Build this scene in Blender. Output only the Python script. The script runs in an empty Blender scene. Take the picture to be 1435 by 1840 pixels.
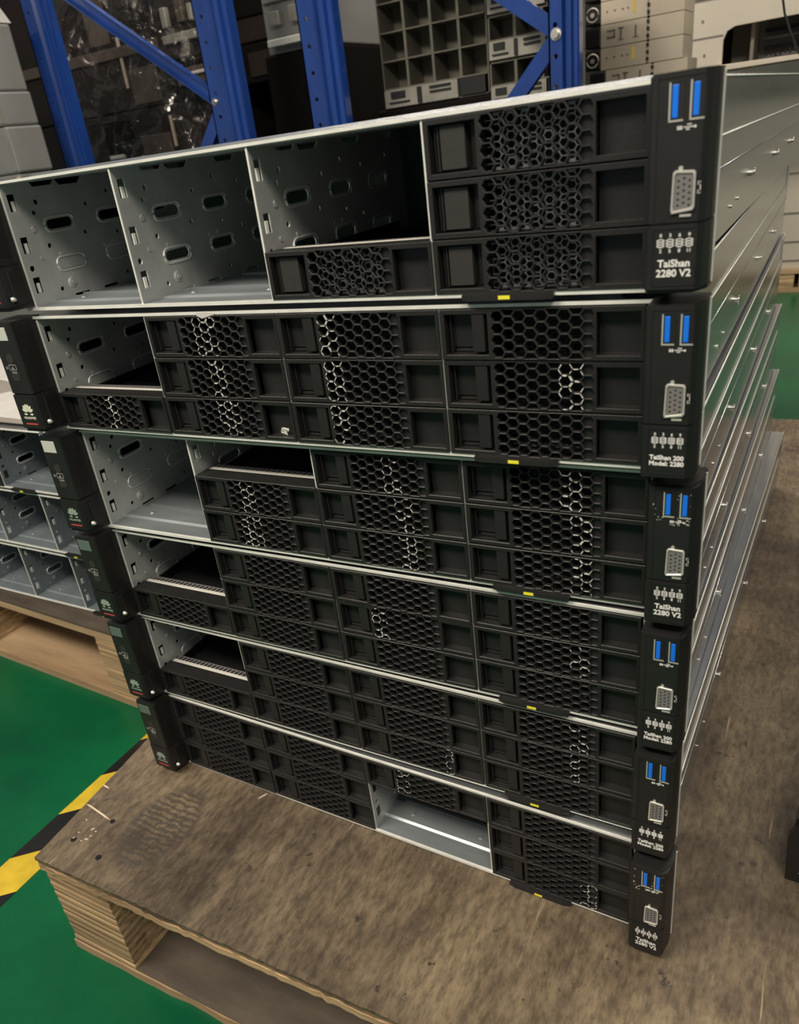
import bpy, bmesh, math, random
from mathutils import Vector, Matrix
random.seed(7)
S = 0.001                      # everything below is written in millimetres
sc = bpy.context.scene
COL = sc.collection

# ------------------------------------------------------------------ camera
FPX = 1393.985
cam_d = bpy.data.cameras.new('camera')
cam = bpy.data.objects.new('camera', cam_d); COL.objects.link(cam)
cam_d.sensor_fit = 'VERTICAL'; cam_d.sensor_height = 36.0
cam_d.lens = FPX / 1840 * 36.0
cam_d.shift_x = 38.3 / 1840; cam_d.shift_y = 61.45 / 1840
cam.location = (0.493349, -0.377847, 0.50653)
cam.rotation_mode = 'XYZ'
cam.rotation_euler = (math.radians(62.526), math.radians(7.186), math.radians(28.844))
cam_d.clip_start = 0.02; cam_d.clip_end = 60
cam_d.dof.use_dof = True; cam_d.dof.focus_distance = 0.60; cam_d.dof.aperture_fstop = 14
sc.camera = cam

# ------------------------------------------------------------------ world, lamps, exposure
w = bpy.data.worlds.new('world'); sc.world = w; w.use_nodes = True
w.node_tree.nodes['Background'].inputs[0].default_value = (0.92, 0.92, 0.92, 1)
w.node_tree.nodes['Background'].inputs[1].default_value = 0.22

def area(name, loc, target, size, size_y, power, color):
    d = bpy.data.lights.new(name, 'AREA'); d.shape = 'RECTANGLE'; d.size = size; d.size_y = size_y
    d.energy = power; d.color = color
    o = bpy.data.objects.new(name, d); COL.objects.link(o); o.location = loc
    o.rotation_euler = (Vector(target) - Vector(loc)).to_track_quat('-Z', 'Y').to_euler()
    return o
WARM = (1.0, 0.90, 0.76); COOL = (0.90, 0.96, 1.0)
area('ceiling_tube_front', (-0.52, -1.08, 1.95), (0.15, 0.0, 0.25), 1.1, 0.22, 47, WARM)
area('ceiling_tube_front_right', (1.0, -0.95, 1.75), (0.3, 0.0, 0.4), 0.9, 0.2, 21, WARM)
area('ceiling_tube_middle', (0.2, 1.75, 3.1), (0.2, 2.9, 0.7), 3.4, 0.25, 118, WARM)

sc.view_settings.view_transform = 'Standard'; sc.view_settings.look = 'None'
sc.view_settings.gamma = 1; sc.view_settings.use_curve_mapping = False
sc.view_settings.exposure = 0.0

# ------------------------------------------------------------------ materials
def mat(name, color, rough=0.5, metal=0.0, noise=0.0, nscale=20.0, bump=0.0, bscale=80.0, color2=None,
        rnoise=0.0, spec=0.5, stretch=(1, 1, 1), coat=0.0):
    m = bpy.data.materials.new(name); m.use_nodes = True
    nt = m.node_tree; b = nt.nodes['Principled BSDF']
    b.inputs['Base Color'].default_value = (*color, 1); b.inputs['Roughness'].default_value = rough
    b.inputs['Metallic'].default_value = metal; b.inputs['Specular IOR Level'].default_value = spec
    b.inputs['Coat Weight'].default_value = coat
    tc = nt.nodes.new('ShaderNodeTexCoord'); mp = nt.nodes.new('ShaderNodeMapping')
    nt.links.new(tc.outputs['Object'], mp.inputs[0]); mp.inputs['Scale'].default_value = stretch
    if noise or color2:
        n = nt.nodes.new('ShaderNodeTexNoise'); n.inputs['Scale'].default_value = nscale
        n.inputs['Detail'].default_value = 6; n.inputs['Roughness'].default_value = 0.65
        nt.links.new(mp.outputs[0], n.inputs[0])
        r = nt.nodes.new('ShaderNodeValToRGB')
        c2 = color2 or tuple(c * (1 - noise) for c in color)
        r.color_ramp.elements[0].position = 0.36; r.color_ramp.elements[0].color = (*c2, 1)
        r.color_ramp.elements[1].position = 0.64; r.color_ramp.elements[1].color = (*color, 1)
        nt.links.new(n.outputs[0], r.inputs[0]); nt.links.new(r.outputs[0], b.inputs['Base Color'])
        if rnoise:
            mr = nt.nodes.new('ShaderNodeMapRange'); mr.inputs[3].default_value = rough - rnoise; mr.inputs[4].default_value = rough + rnoise
            nt.links.new(n.outputs[0], mr.inputs[0]); nt.links.new(mr.outputs[0], b.inputs['Roughness'])
    if bump:
        n2 = nt.nodes.new('ShaderNodeTexNoise'); n2.inputs['Scale'].default_value = bscale; n2.inputs['Detail'].default_value = 4
        nt.links.new(mp.outputs[0], n2.inputs[0])
        bp = nt.nodes.new('ShaderNodeBump'); bp.inputs['Strength'].default_value = bump; bp.inputs['Distance'].default_value = 0.001
        nt.links.new(n2.outputs[0], bp.inputs['Height']); nt.links.new(bp.outputs[0], b.inputs['Normal'])
    return m

ZINC = mat('galvanised_steel', (0.56, 0.58, 0.57), 0.45, 0.45, 0.16, 45, 0.05, 300, rnoise=0.08)
ZINCD = mat('galvanised_steel_side', (0.56, 0.58, 0.60), 0.24, 0.9, 0.12, 12, 0.04, 250, rnoise=0.07, stretch=(1, 0.25, 3))
EDGE = mat('cut_steel_edge', (0.88, 0.88, 0.82), 0.4, 0.25, 0.15, 60)
BLACK = mat('black_moulded_plastic', (0.017, 0.0165, 0.016), 0.42, 0, 0.2, 60, 0.10, 900, spec=0.45)
BLACKG = mat('black_glossy_plastic', (0.012, 0.012, 0.012), 0.27, 0, 0.2, 40, spec=0.5)
DARK = mat('dark_interior_plastic', (0.006, 0.006, 0.007), 0.55, 0)
PLATE = mat('latch_button_plastic', (0.030, 0.028, 0.026), 0.5, 0, 0.15, 40, 0.08, 700)
FRAMEP = mat('ear_face_plastic', (0.014, 0.0135, 0.013), 0.42, 0, 0.2, 60, 0.06, 900)
BLUE = mat('usb_blue_plastic', (0.008, 0.16, 0.75), 0.35)
CHROME = mat('connector_shell', (0.80, 0.77, 0.70), 0.28, 0.6)
GREYP = mat('grey_connector_plastic', (0.16, 0.155, 0.15), 0.5)
WHITE = mat('white_print', (0.78, 0.77, 0.74), 0.6)
GREYW = mat('grey_print', (0.30, 0.30, 0.29), 0.6)
RED = mat('red_print', (0.62, 0.06, 0.06), 0.5)
YEL = mat('yellow_print', (0.80, 0.72, 0.04), 0.5)
TAPEY = mat('tape_yellow', (0.60, 0.42, 0.025), 0.45, 0, 0.25, 30)
BUTTON = mat('pale_label_button', (0.50, 0.52, 0.47), 0.4)
PCB = mat('green_circuit_board', (0.012, 0.06, 0.03), 0.4, 0, 0.5, 60)
SCUFF_GLINT = mat('white_wear_and_glint', (0.62, 0.61, 0.57), 0.7)  # port scuffs, and the reflections painted along the hex edges
RIM = mat('rim_highlight_steel', (0.72, 0.73, 0.71), 0.38, 0.4)  # divider steel lightened: a painted highlight along the slot rims
ZINCF = mat('bay_floor_steel', (0.30, 0.335, 0.35), 0.42, 0.5, 0.2, 25, 0.05, 200, rnoise=0.08, stretch=(0.3, 2, 1))
BRIGHT = mat('spring_steel', (0.82, 0.80, 0.73), 0.35, 0.3)
PAPER = mat('white_paper', (0.50, 0.48, 0.46), 0.7, 0, 0.1, 15)
PALEST = mat('brushed_cover', (0.42, 0.41, 0.39), 0.5, 0.4, 0.15, 5)
RACKB = mat('blue_rack_paint', (0.012, 0.060, 0.31), 0.20, 0.0, 0.45, 9, 0.03, 60, stretch=(1, 1, 0.3), coat=0.6, spec=0.7)
BOLT = mat('bolt_steel', (0.7, 0.68, 0.62), 0.3, 1.0)
BEIGE = mat('beige_painted_metal', (0.56, 0.50, 0.42), 0.5, 0, 0.08, 3)
BEIGES = mat('warm_bare_metal', (0.60, 0.52, 0.41), 0.42, 0.35, 0.15, 8)
GREYBOX = mat('light_grey_case', (0.26, 0.26, 0.25), 0.5, 0.0, 0.15, 5)
GRID = mat('olive_grey_metal', (0.17, 0.16, 0.125), 0.5, 0.2, 0.25, 10)
PORTM = mat('pale_module_metal', (0.42, 0.40, 0.34), 0.4, 0.4, 0.25, 20)
BROWN = mat('dark_brown_carton', (0.026, 0.016, 0.011), 0.45, 0, 0.4, 4, spec=0.3)
BROWN2 = mat('black_brown_case', (0.008, 0.006, 0.005), 0.5, 0, 0.4, 5, spec=0.1)
TAN = mat('brown_carton', (0.10, 0.072, 0.050), 0.5, 0, 0.2, 6, coat=0.3)
STRIP = mat('pale_edge_protector', (0.62, 0.50, 0.38), 0.5)
WALLM = mat('dark_wall', (0.05, 0.04, 0.035), 0.8, 0, 0.3, 2)

def pallet_top_mat():
    m = bpy.data.materials.new('dirty_plywood'); m.use_nodes = True; nt = m.node_tree; N = nt.nodes; L = nt.links
    b = N['Principled BSDF']; b.inputs['Roughness'].default_value = 0.62
    tc = N.new('ShaderNodeTexCoord')
    def noise(scale, detail, stretch=(1, 1, 1), rot=0.0, dist=0.0):
        mp = N.new('ShaderNodeMapping'); mp.inputs['Scale'].default_value = stretch; mp.inputs['Rotation'].default_value = (0, 0, rot)
        L.new(tc.outputs['Object'], mp.inputs[0])
        n = N.new('ShaderNodeTexNoise'); n.inputs['Scale'].default_value = scale; n.inputs['Detail'].default_value = detail
        n.inputs['Roughness'].default_value = 0.68; n.inputs['Distortion'].default_value = dist
        L.new(mp.outputs[0], n.inputs[0]); return n.outputs[0]
    def ramp(v, p0, c0, p1, c1):
        r = N.new('ShaderNodeValToRGB'); e = r.color_ramp.elements
        e[0].position = p0; e[0].color = (*c0, 1); e[1].position = p1; e[1].color = (*c1, 1)
        L.new(v, r.inputs[0]); return r.outputs[0]
    def mix(kind, f, a, c):
        x = N.new('ShaderNodeMix'); x.data_type = 'RGBA'; x.blend_type = kind
        if isinstance(f, float): x.inputs[0].default_value = f
        else: L.new(f, x.inputs[0])
        L.new(a, x.inputs[6])
        if isinstance(c, tuple): x.inputs[7].default_value = (*c, 1)
        else: L.new(c, x.inputs[7])
        return x.outputs[2]
    base = ramp(noise(9, 9, dist=0.6), 0.32, (0.075, 0.054, 0.036), 0.70, (0.27, 0.215, 0.14))
    big = ramp(noise(3.2, 3), 0.38, (0.72, 0.69, 0.70), 0.62, (1.05, 1.02, 0.98))
    c = mix('MULTIPLY', 0.85, base, big)
    fine = ramp(noise(240, 8, (1, 0.35, 1), 0.35), 0.36, (0.40, 0.38, 0.36), 0.60, (1.15, 1.13, 1.08))
    c = mix('MULTIPLY', 0.8, c, fine)
    grain = ramp(noise(60, 6, (1, 0.07, 1), 1.45), 0.40, (0.62, 0.6, 0.58), 0.60, (1, 1, 1))
    c = mix('MULTIPLY', 0.55, c, grain)
    scr = ramp(noise(130, 3, (1, 0.05, 1), 0.35), 0.69, (0, 0, 0), 0.73, (1, 1, 1))
    c = mix('MIX', scr, c, (0.30, 0.22, 0.14))
    spk = ramp(noise(70, 4), 0.30, (1, 1, 1), 0.36, (0, 0, 0))
    c = mix('MIX', spk, c, (0.035, 0.026, 0.02))
    # boot print: an oval of wavy dark tread at its own place on the board
    mp = N.new('ShaderNodeMapping'); mp.vector_type = 'POINT'
    mp.inputs['Location'].default_value = (-0.083, -0.072, 0)
    L.new(tc.outputs['Object'], mp.inputs[0])
    m2 = N.new('ShaderNodeMapping'); m2.inputs['Rotation'].default_value = (0, 0, math.radians(14)); m2.inputs['Scale'].default_value = (1 / 0.033, 1 / 0.050, 0)
    L.new(mp.outputs[0], m2.inputs[0])
    ln = N.new('ShaderNodeVectorMath'); ln.operation = 'LENGTH'; L.new(m2.outputs[0], ln.inputs[0])
    inside = ramp(ln.outputs['Value'], 0.86, (1, 1, 1), 1.0, (0, 0, 0))
    rim = ramp(ln.outputs['Value'], 0.70, (0, 0, 0), 0.95, (1, 1, 1))
    wv = N.new('ShaderNodeTexWave'); wv.bands_direction = 'Y'; wv.inputs['Scale'].default_value = 52; wv.inputs['Distortion'].default_value = 5; wv.inputs['Detail'].default_value = 3; wv.inputs['Detail Scale'].default_value = 2.5
    L.new(mp.outputs[0], wv.inputs[0])
    tread = ramp(wv.outputs['Fac'], 0.45, (0, 0, 0), 0.6, (1, 1, 1))
    mx = N.new('ShaderNodeMix'); mx.data_type = 'FLOAT'; mx.inputs[2].default_value = 0; 
    add = N.new('ShaderNodeMath'); add.operation = 'MAXIMUM'; L.new(tread, add.inputs[0]); L.new(rim, add.inputs[1])
    mul = N.new('ShaderNodeMath'); mul.operation = 'MULTIPLY'; L.new(add.outputs[0], mul.inputs[0]); L.new(inside, mul.inputs[1])
    mul2 = N.new('ShaderNodeMath'); mul2.operation = 'MULTIPLY'; L.new(mul.outputs[0], mul2.inputs[0]); mul2.inputs[1].default_value = 0.7
    c = mix('MIX', mul2.outputs[0], c, (0.045, 0.036, 0.032))
    L.new(c, b.inputs['Base Color'])
    bp = N.new('ShaderNodeBump'); bp.inputs['Strength'].default_value = 0.35; bp.inputs['Distance'].default_value = 0.0012
    L.new(noise(110, 6, (1, 0.3, 1), 0.35), bp.inputs['Height']); L.new(bp.outputs[0], b.inputs['Normal'])
    return m
PLY = pallet_top_mat()
PLYEDGE = mat('raw_wood_edge', (0.68, 0.48, 0.26), 0.75, 0, 0, 30, 0.4, 90, color2=(0.20, 0.125, 0.065), stretch=(0.12, 1, 2.2))
PLYEDGE2 = mat('raw_wood_layer_dark', (0.42, 0.28, 0.15), 0.8, 0, 0, 40, 0.4, 90, color2=(0.10, 0.06, 0.035), stretch=(0.15, 1, 1))
WOODL = mat('pale_pallet_wood', (0.52, 0.37, 0.22), 0.7, 0, 0, 12, 0.2, 60, color2=(0.27, 0.17, 0.09), stretch=(0.15, 1, 1.5))
PLY2 = mat('brown_plywood', (0.115, 0.092, 0.068), 0.6, 0, 0, 8, 0.2, 90, color2=(0.05, 0.038, 0.028), stretch=(0.5, 1.5, 1))
FLOORM = mat('green_epoxy', (0.002, 0.10, 0.036), 0.30, 0, 0, 2.6, 0.05, 30, color2=(0.0015, 0.052, 0.022), rnoise=0.08, spec=0.3)

def film_mat():
    m = bpy.data.materials.new('clear_stretch_film'); m.use_nodes = True; nt = m.node_tree; N = nt.nodes; L = nt.links
    for n in list(N): N.remove(n)
    o = N.new('ShaderNodeOutputMaterial'); t = N.new('ShaderNodeBsdfTransparent'); g = N.new('ShaderNodeBsdfGlossy')
    g.inputs['Roughness'].default_value = 0.12; g.inputs['Color'].default_value = (0.9, 0.85, 0.8, 1)
    x = N.new('ShaderNodeMixShader'); x.inputs[0].default_value = 0.09
    tc = N.new('ShaderNodeTexCoord'); n = N.new('ShaderNodeTexNoise'); n.inputs['Scale'].default_value = 7; n.inputs['Detail'].default_value = 5
    n.inputs['Distortion'].default_value = 1.2; L.new(tc.outputs['Object'], n.inputs[0])
    bp = N.new('ShaderNodeBump'); bp.inputs['Strength'].default_value = 1.0; bp.inputs['Distance'].default_value = 0.05
    L.new(n.outputs[0], bp.inputs['Height']); L.new(bp.outputs[0], g.inputs['Normal'])
    L.new(t.outputs[0], x.inputs[1]); L.new(g.outputs[0], x.inputs[2]); L.new(x.outputs[0], o.inputs[0]); return m
FILM = film_mat()
BAG = mat('white_plastic_bag', (0.55, 0.54, 0.51), 0.25, 0, 0.1, 10, 0.6, 14)

# ------------------------------------------------------------------ mesh helpers
class MB:
    def __init__(s): s.v = []; s.f = []; s.m = []; s.sm = []
    def add(s, verts, faces, mi=0, smooth=False, T=None):
        o = len(s.v)
        for p in verts:
            p = Vector(p)
            s.v.append(T @ p if T else p)
        for f in faces: s.f.append([o + i for i in f]); s.m.append(mi); s.sm.append(smooth)
        return s
    def box(s, x0, y0, z0, x1, y1, z1, mi=0, T=None):
        v = [(x0, y0, z0), (x1, y0, z0), (x1, y1, z0), (x0, y1, z0), (x0, y0, z1), (x1, y0, z1), (x1, y1, z1), (x0, y1, z1)]
        return s.add(v, [(0, 3, 2, 1), (4, 5, 6, 7), (0, 1, 5, 4), (1, 2, 6, 5), (2, 3, 7, 6), (3, 0, 4, 7)], mi, T=T)
    def cbox(s, x0, y0, z0, x1, y1, z1, b=0.6, mi=0, seg=2, T=None):
        bm = bmesh.new(); bmesh.ops.create_cube(bm, size=1)
        for v in bm.verts: v.co = ((x0 + x1) / 2 + v.co.x * (x1 - x0), (y0 + y1) / 2 + v.co.y * (y1 - y0), (z0 + z1) / 2 + v.co.z * (z1 - z0))
        bmesh.ops.bevel(bm, geom=bm.edges[:], offset=b, segments=seg, profile=0.5, affect='EDGES')
        bm.verts.index_update()
        s.add([v.co.copy() for v in bm.verts], [[v.index for v in f.verts] for f in bm.faces], mi, T=T); bm.free(); return s
    def prism(s, pts, axis, a, b, mi=0, T=None, smooth=False):
        # pts: 2D polygon in the plane perpendicular to axis (x: (y,z); y: (x,z); z: (x,y))
        def P(u, v, w):
            return (w, u, v) if axis == 'x' else ((u, w, v) if axis == 'y' else (u, v, w))
        n = len(pts)
        v = [P(u, q, a) for u, q in pts] + [P(u, q, b) for u, q in pts]
        s.add(v, [list(range(n))[::-1], list(range(n, 2 * n))], mi, T=T)
        return s.add(v, [(i, (i + 1) % n, n + (i + 1) % n, n + i) for i in range(n)], mi, smooth, T)
    def cyl(s, c, axis, r, a, b, n=12, mi=0, T=None, r2=None):
        cx, cy = c; r2 = r if r2 is None else r2
        def P(u, v, w):
            return (w, u, v) if axis == 'x' else ((u, w, v) if axis == 'y' else (u, v, w))
        A = [P(cx + r * math.cos(6.28318 * i / n), cy + r * math.sin(6.28318 * i / n), a) for i in range(n)]
        B = [P(cx + r2 * math.cos(6.28318 * i / n), cy + r2 * math.sin(6.28318 * i / n), b) for i in range(n)]
        s.add(A + B, [list(range(n))[::-1], list(range(n, 2 * n))], mi, T=T)
        return s.add(A + B, [(i, (i + 1) % n, n + (i + 1) % n, n + i) for i in range(n)], mi, True, T)
    def tube(s, pts, r, n=8, mi=0, closed=False, T=None):
        pts = [Vector(p) for p in pts]; k = len(pts); V = []; F = []
        for i, p in enumerate(pts):
            d = (pts[(i + 1) % k] - pts[i - 1]) if closed else (pts[min(i + 1, k - 1)] - pts[max(i - 1, 0)])
            q = d.normalized().to_track_quat('Z', 'Y')
            for j in range(n):
                a = 6.28318 * j / n; V.append(p + q @ Vector((r * math.cos(a), r * math.sin(a), 0)))
        for i in range(k if closed else k - 1):
            i2 = (i + 1) % k
            for j in range(n): F.append((i * n + j, i * n + (j + 1) % n, i2 * n + (j + 1) % n, i2 * n + j))
        if not closed: F += [list(range(n))[::-1], list(range((k - 1) * n, k * n))]
        return s.add(V, F, mi, True, T)
    def mesh(s, name, mats):
        me = bpy.data.meshes.new(name); me.from_pydata([v * S for v in s.v], [], s.f)
        for m in (mats if isinstance(mats, (list, tuple)) else [mats]): me.materials.append(m)
        me.polygons.foreach_set('material_index', s.m); me.polygons.foreach_set('use_smooth', s.sm)
        bm = bmesh.new(); bm.from_mesh(me); bmesh.ops.recalc_face_normals(bm, faces=bm.faces[:]); bm.to_mesh(me); bm.free()
        me.update(); return me

def link(name, me, parent=None, loc=None):
    o = bpy.data.objects.new(name, me); COL.objects.link(o)
    if parent: o.parent = parent
    if loc: o.location = [c * S for c in loc]
    return o
def empty(name, label, cat, loc=(0, 0, 0), rz=0.0, group=None):
    o = bpy.data.objects.new(name, None); COL.objects.link(o); o.location = [c * S for c in loc]; o.rotation_euler = (0, 0, rz)
    o.empty_display_size = 0.02
    return tag(o, label, cat, group)
def tag(o, label, cat, group=None):
    o['label'] = label; o['category'] = cat
    if group: o['group'] = group
    return o
def struct(o): o['kind'] = 'structure'; return o

def flat_plate(outline, holes, thick, bevel=0.0):
    """2D outline with true holes -> (verts, faces) in (u, v, w), w in -thick/2..thick/2 (mm)"""
    cu = bpy.data.curves.new('tmp', 'CURVE'); cu.dimensions = '2D'; cu.fill_mode = 'BOTH'
    cu.extrude = thick / 2 - bevel; cu.bevel_depth = bevel; cu.bevel_resolution = 0; cu.offset = -bevel
    for poly in [outline] + holes:
        sp = cu.splines.new('POLY'); sp.points.add(len(poly) - 1); sp.use_cyclic_u = True
        for i, (x, y) in enumerate(poly): sp.points[i].co = (x, y, 0, 1)
    ob = bpy.data.objects.new('tmp', cu); me = ob.to_mesh()
    V = [v.co.copy() for v in me.vertices]; F = [list(p.vertices) for p in me.polygons]
    ob.to_mesh_clear(); bpy.data.objects.remove(ob); bpy.data.curves.remove(cu)
    return V, F
def text_geo(txt, size, bold=0.0, thick=0.12, sx=1.0):
    cu = bpy.data.curves.new('tmp', 'FONT'); cu.body = txt; cu.size = size; cu.extrude = thick / 2; cu.offset = bold
    cu.align_x = 'CENTER'; cu.align_y = 'CENTER'; cu.space_line = 0.95; cu.resolution_u = 3
    ob = bpy.data.objects.new('tmp', cu); me = ob.to_mesh()
    V = [Vector((v.co.x * sx, v.co.y, v.co.z)) for v in me.vertices]; F = [list(p.vertices) for p in me.polygons]
    ob.to_mesh_clear(); bpy.data.objects.remove(ob); bpy.data.curves.remove(cu)
    return V, F
def XZ(x=0, y=0, z=0):   # plate (u,v,w) -> x=u, z=v, y=w (facing -y)
    return Matrix(((1, 0, 0, x), (0, 0, -1, y), (0, 1, 0, z), (0, 0, 0, 1)))
def YZ(x=0, y=0, z=0):   # plate (u,v,w) -> y=u, z=v, x=w
    return Matrix(((0, 0, 1, x), (1, 0, 0, y), (0, 1, 0, z), (0, 0, 0, 1)))
def rect(x0, y0, x1, y1): return [(x0, y0), (x1, y0), (x1, y1), (x0, y1)]
def circle(cx, cy, r, n=14): return [(cx + r * math.cos(6.28318 * i / n), cy + r * math.sin(6.28318 * i / n)) for i in range(n)]
def stadium(cx, cy, L, h, n=6):
    r = h / 2; a = L / 2 - r; P = []
    for i in range(n + 1):
        t = -math.pi / 2 + math.pi * i / n; P.append((cx + a + r * math.cos(t), cy + r * math.sin(t)))
    for i in range(n + 1):
        t = math.pi / 2 + math.pi * i / n; P.append((cx - a + r * math.cos(t), cy + r * math.sin(t)))
    return P
def hexa(cx, cz, k=1.0, ax=3.66, az=2.975):
    # flat-top hexagon cell, half-height az (pitch 5.95), pointy sideways
    return [(cx + k * ax * 1.02 * math.cos(math.pi * i / 3), cz + k * az / 0.866 * math.sin(math.pi * i / 3)) for i in range(6)]
def clipz(poly, z0, z1):
    for s_, zz in ((1, z0), (-1, z1)):
        out = []
        for i, a in enumerate(poly):
            b = poly[(i + 1) % len(poly)]; ia = s_ * (a[1] - zz) >= 0; ib = s_ * (b[1] - zz) >= 0
            if ia: out.append(a)
            if ia != ib:
                t = (zz - a[1]) / (b[1] - a[1]); out.append((a[0] + t * (b[0] - a[0]), zz))
        poly = out
        if not poly: return poly
    return poly

# ================================================================== SETTING
FZ = -122.0
m = MB(); m.box(-7000, -3000, FZ - 50, 6000, 7000, FZ)
struct(link('floor', m.mesh('floor', FLOORM)))
m = MB(); m.box(-7000, 6900, FZ, 6000, 7000, 3200)
struct(link('wall_back', m.mesh('wall_back', WALLM)))
m = MB(); m.box(-5100, 1500, FZ, -5000, 6900, 3200)
struct(link('wall_left', m.mesh('wall_left', WALLM)))

# hazard tape on the floor
tape = empty('hazard_tape', 'yellow and black striped tape on the green floor beside the near pallet', 'floor tape', (-186, 0, FZ))
for k in range(-4, 12):
    y0 = -96 - 66 + 66 * k
    mm = MB(); mm.prism([(-22, y0), (22, y0 + 40), (22, y0 + 66 + 40), (-22, y0 + 66)], 'z', 0.0, 0.5)
    yellow = (k % 2 == 0)
    link('yellow_stripe' if yellow else 'black_stripe', mm.mesh('stripe', TAPEY if yellow else BLACKG), tape)

# ================================================================== NEAR PALLET
pal = empty('wooden_pallet', 'dirty brown plywood pallet carrying the tall stack of servers', 'pallet', (-55, -139.5, FZ))
PT = -2.75
def pl(x, y): return (x + 55, y + 139.5)       # pallet local
A_, B_, C_, D_ = (-55, -139.5), (745, -127), (760, 1075), (-160, 1050)
h0 = -FZ + PT
def jag(p, q, n, amp):
    out = []
    for i in range(n):
        t = i / n; out.append((p[0] + (q[0] - p[0]) * t, p[1] + (q[1] - p[1]) * t + (random.uniform(-amp, amp) if i else 0)))
    return out
outl = [pl(*q) for q in jag(A_, B_, 140, 0.55) + [B_, C_]] + [pl(*D_)] + [(q[0] + random.uniform(-.5, .5), q[1]) for q in [(pl(*D_)[0] + (0 - pl(*D_)[0]) * t / 30, pl(*D_)[1] * (1 - t / 30)) for t in range(1, 30)]]
# top board: veneer face, plies below
m = MB(); m.prism(outl, 'z', h0 - 3.2, h0)
link('top_board', m.mesh('top_board', PLY), pal, (0, 0, 0)).location = (0, 0, 0)
for o_ in pal.children: pass
ply_in = [(q[0] + 0.8 if q[0] < 300 else q[0] - 1, q[1] + (1.0 if q[1] < 500 else -1)) for q in outl]
m = MB(); m.prism([(q[0], q[1] + random.uniform(-.4, .6)) for q in ply_in], 'z', h0 - 8.6, h0 - 3.2, 0)
m.prism([(q[0] + .2, q[1] + random.uniform(-.3, .8) - 0.6) for q in ply_in], 'z', h0 - 15.2, h0 - 8.6, 1)
link('board_edge', m.mesh('board_edge', [PLYEDGE2, PLYEDGE]), pal)
def ply_block(x0, y0, x1, y1, z0, z1):
    mm = MB(); n = 22; dz = (z1 - z0) / n
    for i in range(n):
        j = [random.uniform(-.4, .4) for _ in range(4)]
        mm.box(x0 + j[0], y0 + j[1], z0 + i * dz, x1 + j[2], y1 + j[3], z0 + (i + 1) * dz, i % 2)
    return mm
for bx in (-52, 310, 655):
    for by in (-137, 420, 900):
        sk = -0.0895 * (by + 139)
        dx = sk if bx < 0 else (sk * 0.5 if bx < 600 else 0)
        x0, y0 = pl(bx + dx, by)
        blk = ply_block(x0, y0, x0 + 78, y0 + 125, 12, h0 - 15.2)
        link('support_block', blk.mesh('block', [PLYEDGE, PLYEDGE2]), pal)
for by in (-139, 350, 755):
    sk = -0.0895 * (by + 139)
    x0, y0 = pl(-53 + sk, by)
    mm = MB(); mm.prism([(q[0], q[1]) for q in jag((x0, y0), (x0 + 790, y0 + 8), 40, 1.0)] + [(x0 + 790, y0 + 300), (x0, y0 + 296)], 'z', 0.3, 10.5)
    mm.prism([(x0 + 1, y0 + 1), (x0 + 789, y0 + 9), (x0 + 789, y0 + 299), (x0 + 1, y0 + 295)], 'z', 10.5, 12, 1)
    link('bottom_board', mm.mesh('bottom_board', [WOODL, PLY2]), pal)
# nail heads and splinters on the board
for (x, y, r) in [(-37, -111, 2.7), (0.3, -116.5, 2.7), (-19, -81.6, 2.4), (-120, 480, 3), (-95, 470, 3)]:
    q = pl(x, y); mm = MB(); mm.cyl(q, 'z', r, h0 - 0.5, h0 + 0.5, 12)
    link('nail_head', mm.mesh('nail_head', BLACKG), pal)
def splinter(x, y, ang, L, wd):
    q = pl(x, y); c, s_ = math.cos(ang), math.sin(ang)
    mm = MB(); P = [(-L / 2, -wd / 3), (L * .3, -wd / 2), (L / 2, 0), (L * .2, wd / 2), (-L * .4, wd / 2)]
    mm.prism([(q[0] + a * c - b * s_, q[1] + a * s_ + b * c) for a, b in P], 'z', h0, h0 + 0.7)
    link('splinter', mm.mesh('splinter', STRIP), pal)
splinter(-40, -78.5, -0.15, 38, 1.7); splinter(-58, -52, -0.1, 9, 1.5); splinter(94, -4, 1.1, 10, 1.2)
for _ in range(9):
    splinter(random.uniform(-45, -20), random.uniform(-118, -84), random.uniform(0, 3), random.uniform(1.5, 4), random.uniform(.6, 1.3))

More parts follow.
